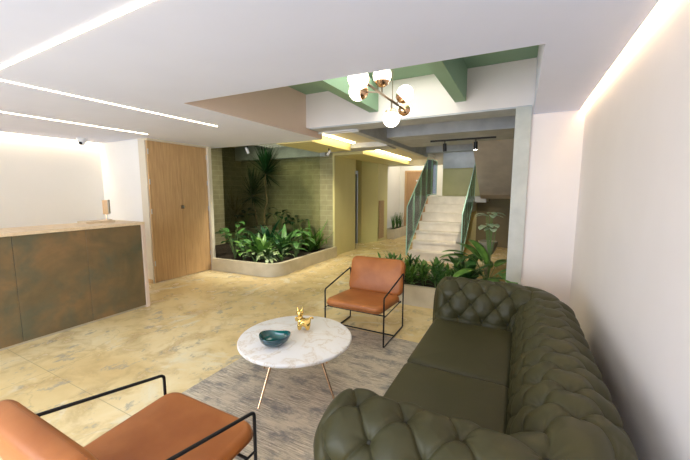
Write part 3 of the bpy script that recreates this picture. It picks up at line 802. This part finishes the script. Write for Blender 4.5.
def keep_clear(o):
    """bend leaf tips off the walls and the glass around a plant"""
    l = o.parent.location; y = l.y
    if y > 10: return
    if l.x < -3.9: lo, hi = ((-6.97, 6.37, 0), (-3.99, 6.97, 2.75)) if y > 6.42 else ((-6.97, 4.2, 0), (-3.4, 6.33, 2.4))
    else: lo, hi = (-3, 4.0, 0), (.045, 5.9, 2.4)
    for v_ in o.data.vertices:
        for k in range(3):
            w_ = v_.co[k] + l[k]
            if w_ < lo[k]: v_.co[k] = lo[k] - l[k] + .02 * rnd.random()
            elif w_ > hi[k]: v_.co[k] = hi[k] - l[k] - .02 * rnd.random()
def solid(o, th=.0012):
    keep_clear(o)
    md = o.modifiers.new('thick', 'SOLIDIFY'); md.thickness = th; return o

def stalked(name, label, loc, n, h, ll, lw, kind, m_, group=None, spread=.12, curl=1.2, lean=(.1, .5), stem='stem', droop=.9, cat='plant', sr=.0045):
    """leaves on separate arching stalks"""
    t = thing(name, label, cat, loc, 0, group); fb = bm_(); sb = bm_()
    for i in range(n):
        az = 2 * PI * (i / n) + rnd.uniform(-.5, .5); hh = h * rnd.uniform(.55, 1.0); le = rnd.uniform(*lean)
        r0 = rnd.uniform(0, .03); p0 = Vector((r0 * math.cos(az), r0 * math.sin(az), 0)); pts = [p0]; p = p0.copy(); a = le * .3
        for k in range(5):
            a += le * .28; p = p + Vector((math.cos(az) * math.sin(a), math.sin(az) * math.sin(a), math.cos(a))) * hh / 5; pts.append(p.copy())
        tube(sb, pts, sr, 6)
        leaf(fb, pts[-1], az + rnd.uniform(-.4, .4), a + droop * rnd.uniform(.5, 1.1), ll * rnd.uniform(.75, 1.1), lw * rnd.uniform(.8, 1.1), curl * rnd.uniform(.5, 1.1), kind)
    solid(obj('foliage', fb, m_, t)); obj('stem', sb, stem, t)
    return t

def rosette(name, label, loc, n, ll, lw, m_, group=None, lean=(.1, .9), curl=.9, kind='lance', cat='plant', levels=1, hz=.0, stemr=.008):
    t = thing(name, label, cat, loc, 0, group); fb = bm_()
    for i in range(n):
        f = i / max(1, n - 1); az = i * 2.39996 + rnd.uniform(-.25, .25); le = lean[1] + (lean[0] - lean[1]) * f
        z = hz * f
        leaf(fb, (.012 * math.cos(az), .012 * math.sin(az), z), az, le * rnd.uniform(.85, 1.1), ll * rnd.uniform(.75, 1.08), lw * rnd.uniform(.8, 1.1), curl * rnd.uniform(.6, 1.2), kind)
    solid(obj('foliage', fb, m_, t))
    if hz:
        sb = bm_(); tube(sb, [(0, 0, 0), (.005, .004, hz * .5), (0, 0, hz)], stemr, 8); obj('stem', sb, 'stem', t)
    return t

SZ = .184
# large-leaved plants in the left planter
stalked('philodendron', 'heart-leaved green plant at the left end of the planter by the pillar', (-5.25, 5.0, SZ), 10, 0.62, 0.28, 0.20, 'heart', 'leaf', cat='plant')
stalked('philodendron', 'heart-leaved plant with low round leaves, second from the pillar', (-4.98, 4.98, SZ), 8, 0.36, 0.23, 0.16, 'heart', 'leaf_l', cat='plant')
stalked('philodendron', 'heart-leaved plant deep in the shade at the far left of the planter', (-5.75, 5.45, SZ), 9, 0.70, 0.28, 0.20, 'heart', 'leaf', cat='plant')
rosette('peace_lily', 'leafy plant with long upright blades left of the planter middle', (-5.0, 5.45, SZ), 16, 0.74, 0.138, 'leaf', lean=(.1, .75), curl=1.1)
rosette('peace_lily', 'bright green broad-bladed plant near the planter middle', (-4.7, 5.25, SZ), 15, 0.67, 0.149, 'leaf_l', lean=(.1, .85), curl=1.3)
rosette('peace_lily', 'tall arching green plant in the middle of the planter', (-4.55, 5.75, SZ), 17, 0.81, 0.138, 'leaf', lean=(.08, .85), curl=1.0)
rosette('peace_lily', 'dark bladed plant behind the planter middle', (-5.2, 6.0, SZ), 16, 0.83, 0.138, 'leaf_d', lean=(.08, .8), curl=1.0)
stalked('philodendron', 'heart-leaved plant right of the planter middle', (-4.42, 6.10, SZ), 11, 0.55, 0.29, 0.20, 'heart', 'leaf', cat='plant')
rosette('peace_lily', 'long-bladed fresh green plant near the right end of the planter', (-4.30, 6.42, SZ), 15, 0.78, 0.103, 'leaf_l', lean=(.15, .95), curl=.7, kind='lance')
rosette('spider_plant', 'narrow arching leaves against the block wall at the planter end', (-4.30, 6.66, SZ), 12, 0.78, 0.081, 'leaf_l', lean=(.2, 1.0), curl=.6, kind='blade')
stalked('philodendron', 'heart-leaved plant leaning over the kerb at the right of the planter', (-4.22, 5.75, SZ), 9, 0.41, 0.25, 0.16, 'heart', 'leaf', cat='plant')
for k, (x, y, lb) in enumerate(((-4.62, 4.93, 'pale variegated low plant at the rounded corner, left one'), (-4.36, 4.98, 'pale variegated low plant nearest the rounded kerb corner'), (-4.25, 5.28, 'pale variegated low plant just past the rounded kerb corner'), (-4.52, 5.22, 'pale variegated low plant behind the corner ones'))):
    stalked('aglaonema', lb, (x, y, SZ), 16, 0.24, 0.15, 0.07, 'lance', 'leaf_v', 'variegated plants at the kerb corner', droop=.7, lean=(.2, .8), sr=.003)
for x, y, lb in ((-4.85, 5.75, 'dense dark green filler plant between the tall blades'), (-5.5, 5.6, 'dense dark green filler plant near the left'), (-4.75, 6.3, 'dense dark green filler plant before the glass')):
    stalked('philodendron', lb, (x, y, SZ), 12, 0.46, 0.23, 0.15, 'heart', 'leaf_d')

# pots behind the glass with yuccas
def yucca(label, loc, trunk, crowns, n, ll, pot=(.15, .55)):
    t = thing('yucca', label, 'yucca', loc)
    pw, ph = pot; b = bm_(); box(b, (-pw, -pw, 0), (pw, pw, ph)); bevel(b, .01); pt_ = obj('pot', b, 'terracotta', t)
    obj('soil', box(bm_(), (-pw + .02, -pw + .02, ph), (pw - .02, pw - .02, ph + .006)), 'soil', pt_, False)
    for tk in trunk:
        b = bm_(); P = fillet([Vector(p) for p in tk], .08, 4); tube(b, P, lambda u: .022 - .006 * u, 8); obj('trunk', b, 'bark', t)
    for (cx_, cy_, cz_), m_, k in crowns:
        b = bm_()
        for i in range(int(n * k)):
            f = rnd.random(); az = rnd.uniform(0, 2 * PI); le = .10 + 1.9 * f ** 1.1
            leaf(b, (cx_ + .015 * math.cos(az), cy_ + .015 * math.sin(az), cz_ - .16 * f), az, le, ll * rnd.uniform(.7, 1.05), .055, .25 * rnd.uniform(0, 1), 'blade', .2, 6)
        for v_ in b.verts: v_.co.y *= .45
        solid(obj('foliage', b, m_, t))
    return t
yucca('tall yucca with a crooked bare trunk behind the glass, the higher crown', (-5.86, 6.62, SZ), [[(0, 0, .55), (.02, 0, .95), (.12, 0, 1.15), (.06, 0, 1.40), (.08, 0, 1.90)]], [((.08, 0, 1.96), 'leaf_d', 1)], 130, .78, (.14, .52))
yucca('yucca with a leaning trunk behind the glass, the lower crown', (-6.18, 6.66, SZ), [[(.05, 0, .45), (-.02, 0, .9), (-.10, 0, 1.36)]], [((-.11, 0, 1.40), 'leaf_d', 1)], 120, .74, (.15, .45))
yucca('brownish dry palm in the shaded corner behind the glass', (-6.85, 6.60, SZ), [[(0, 0, .3), (.0, 0, .8)]], [((0, 0, .85), 'leaf_y', 1)], 40, .75, (.12, .3))
def potted(label, loc, m_, h, pot):
    t = stalked('potted_plant', label, (loc[0], loc[1], loc[2] + pot[1]), 12, h, .24, .16, 'heart', m_, cat='potted plant')
    pw, ph = pot; b = bm_(); box(b, (-pw, -pw, -ph), (pw, pw, 0)); bevel(b, .01); obj('pot', b, 'terracotta', t); return t
potted('dark leafy plant in a square pot left of the yuccas', (-6.52, 6.58, SZ), 'leaf_d', .50, (.13, .45))
potted('dark leafy plant in a square pot right of the yuccas', (-5.36, 6.62, SZ), 'leaf_d', .55, (.14, .42))
potted('dark leafy plant nearest the block wall right of the yuccas', (-4.92, 6.66, SZ), 'leaf_d', .50, (.13, .36))

# planting behind the armchair
SZ2 = .237
names = ['row of bushy young plants, the one directly behind the armchair', 'bushy green plant beside the armchair back, second in the row', 'bushy bright green plant, third in the row behind the armchair',
         'bushy green plant, fourth in the row behind the armchair', 'bushy plant just left of the sofa arm', 'bushy plant peeking over the sofa arm', 'bushy plant at the back of the planter box near the stairs', 'bushy plant at the back of the planter box, right of centre', 'bushy plant at the back left of the planter box']
spots = [(-1.80, 4.62), (-1.58, 4.68), (-1.36, 4.62), (-1.16, 4.70), (-.96, 4.62), (-.78, 4.72), (-1.42, 4.98), (-1.05, 5.0), (-1.75, 4.98)]
for k, ((x, y), nm) in enumerate(zip(spots, names)):
    nm = nm.replace('row of bushy young plants, the one', 'bushy young green plant')
    t = thing('dracaena', nm, 'plant', (x, y, SZ2), 0, 'bushy plants in the planter box'); 
    fb = bm_(); sb = bm_()
    for j in range(6):
        a = rnd.uniform(0, 6.28); r = rnd.uniform(.03, .09); ox, oy = r * math.cos(a), r * math.sin(a); hh = rnd.uniform(.14, .29)
        tube(sb, [(ox * .5, oy * .5, -.004), (ox, oy, hh)], .005, 6)
        for i in range(9):
            f = i / 8; az = i * 2.4 + a
            leaf(fb, (ox, oy, hh * (.25 + .75 * f)), az, 1.1 - .85 * f, rnd.uniform(.12, .19), .048, .55, 'lance')
    solid(obj('foliage', fb, 'leaf' if k in (1, 4, 6) else 'leaf_l', t)); obj('stem', sb, 'stem', t)
stalked('peace_lily', 'large plant with long broad arching leaves beside the concrete column', (-.34, 4.90, SZ2), 12, .50, .50, .17, 'oval', 'leaf_l', lean=(.05, .7), curl=1.1, droop=.45)
rosette('peace_lily', 'broad-leaved plant half hidden by the sofa arm', (-.62, 4.86, SZ2), 12, .66, .15, 'leaf', lean=(.1, .9), curl=1.3, kind='oval')
stalked('philodendron', 'drooping broad-leaved plant left of the tall column plant', (-.72, 5.02, SZ2), 9, .44, .30, .17, 'heart', 'leaf', droop=1.2)
# tall silvery plant
t = thing('silver_leaf_plant', 'tall plant with pale silvery leaves rising beside the column', 'plant', (-.34, 5.08, SZ2))
fb = bm_(); sb = bm_()
for k in range(13):
    up_ = k % 2; az = -1.6 + rnd.uniform(-1.7, 1.7); tx, ty, tz = rnd.uniform(-.10, .08), rnd.uniform(-.08, .04), (1.03 if up_ else .86) + rnd.uniform(-.03, .03)
    tube(sb, [(0, 0, 0), (tx * .2, ty * .2, tz * .5), (tx, ty, tz)], .0045, 6)
    leaf(fb, (tx, ty, tz), az, 1.25, rnd.uniform(.16, .22), .10, 1.0, 'oval')
solid(obj('foliage', fb, 'leaf_s', t)); obj('stem', sb, 'stem', t)
b = bm_(); lathe(b, [(0, 0), (.09, 0), (.13, .08), (.145, .18), (.138, .185), (.128, .17), (0, .17)], n=28)
t = thing('flower_pot', 'round pale pot standing behind the planter box near the column', 'pot', (-.42, 5.72, 0))
o = obj('bowl', b, 'pot', t); o.location = (0, 0, .62)
b = bm_(); lathe(b, [(0, 0), (.14, 0), (.13, .04), (.035, .08), (.035, .57), (.10, .619), (0, .619)], n=24); obj('pedestal', b, 'pot', t)
for k, y in enumerate((10.75, 11.15, 11.5)):
    rosette('snake_plant', ('snake plant nearest the lift in the corridor planter', 'snake plant in the middle of the corridor planter', 'snake plant at the far end of the corridor planter')[k], (-3.80, y, .291), 9, .58, .055, 'leaf', 'snake plants', lean=(.02, .28), curl=.1, kind='blade')

# ------------------------------------------------------------------ lights
def area(name, loc, size, energy, col, rot=(0, 0, 0), sy=None):
    l = bpy.data.lights.new(name, 'AREA'); l.energy = energy; l.color = col; l.size = size
    if sy: l.shape = 'RECTANGLE'; l.size_y = sy
    o = bpy.data.objects.new(name, l); C.objects.link(o); o.location = loc; o.rotation_euler = rot; return o
def spot(name, loc, target, energy, col, ang, blend=.6, size=.03):
    l = bpy.data.lights.new(name, 'SPOT'); l.energy = energy; l.color = col; l.spot_size = math.radians(ang); l.spot_blend = blend; l.shadow_soft_size = size
    o = bpy.data.objects.new(name, l); C.objects.link(o); o.location = loc
    o.rotation_euler = (Vector(target) - Vector(loc)).to_track_quat('-Z', 'Y').to_euler(); return o
area('shop_window_daylight', (-2.85, -2.60, 1.3), 5.1, 190, (.78, .87, 1.0), (PI / 2, 0, 0), 2.2)
area('well_fill', (-1.30, 3.36, 3.05), 1.0, 12, (1, .97, .88), (0, 0, 0), 1.6)  # fill lamp below the closed green top; no daylight opening here
spot('track_spot_beam', (-.80, 6.80, 2.36), (-1.6, 8.6, .6), 130, (1, .88, .72), 75)
spot('planting_spot_beam', (-4.66, 4.97, 2.30), (-4.7, 5.7, .3), 100, (1, .95, .80), 110)
spot('planting_spot_beam', (-3.50, 5.82, 2.28), (-5.0, 6.3, .6), 70, (1, .93, .75), 110)

area('bay_fill', (-5.5, 5.9, 2.765), 1.2, 13, (1, .94, .74), (0, 0, 0), .8)  # added fill without a fitting, brightens the area behind the glass
area('stairwell_fill', (-1.6, 9.7, 2.97), .7, 2.5, (.95, .98, 1), (0, 0, 0), .6)  # added fill under the slab
area('corridor_fill', (-3.1, 11.3, 2.95), .5, 12, (1, .92, .75), (0, 0, 0), .5)  # added fill for the far corridor, not tied to any fitting
w = bpy.data.worlds.new('world'); sc.world = w; w.use_nodes = True
w.node_tree.nodes['Background'].inputs[0].default_value = (.75, .85, 1, 1); w.node_tree.nodes['Background'].inputs[1].default_value = 1.0

# ------------------------------------------------------------------ camera
cd = bpy.data.cameras.new('camera'); cam = bpy.data.objects.new('camera', cd); C.objects.link(cam)
cam.location = (0, 0, 1.6); f_px, pi_, ya, ro = 331.05, .117311, .48487, .0013
fwd = Vector((-math.sin(ya) * math.cos(pi_), math.cos(ya) * math.cos(pi_), -math.sin(pi_)))
right = Vector((math.cos(ya), math.sin(ya), 0)); up = right.cross(fwd)
r2 = right * math.cos(ro) + up * math.sin(ro); u2 = -right * math.sin(ro) + up * math.cos(ro)
cam.matrix_world = Matrix(((r2.x, u2.x, -fwd.x, 0), (r2.y, u2.y, -fwd.y, 0), (r2.z, u2.z, -fwd.z, 1.6), (0, 0, 0, 1)))
cd.sensor_width = 36; cd.lens = f_px / 690 * 36; cd.clip_start = .02
sc.camera = cam
sc.view_settings.view_transform = 'Standard'; sc.view_settings.look = 'None'; sc.view_settings.gamma = 1
sc.view_settings.use_curve_mapping = False; sc.view_settings.exposure = .48
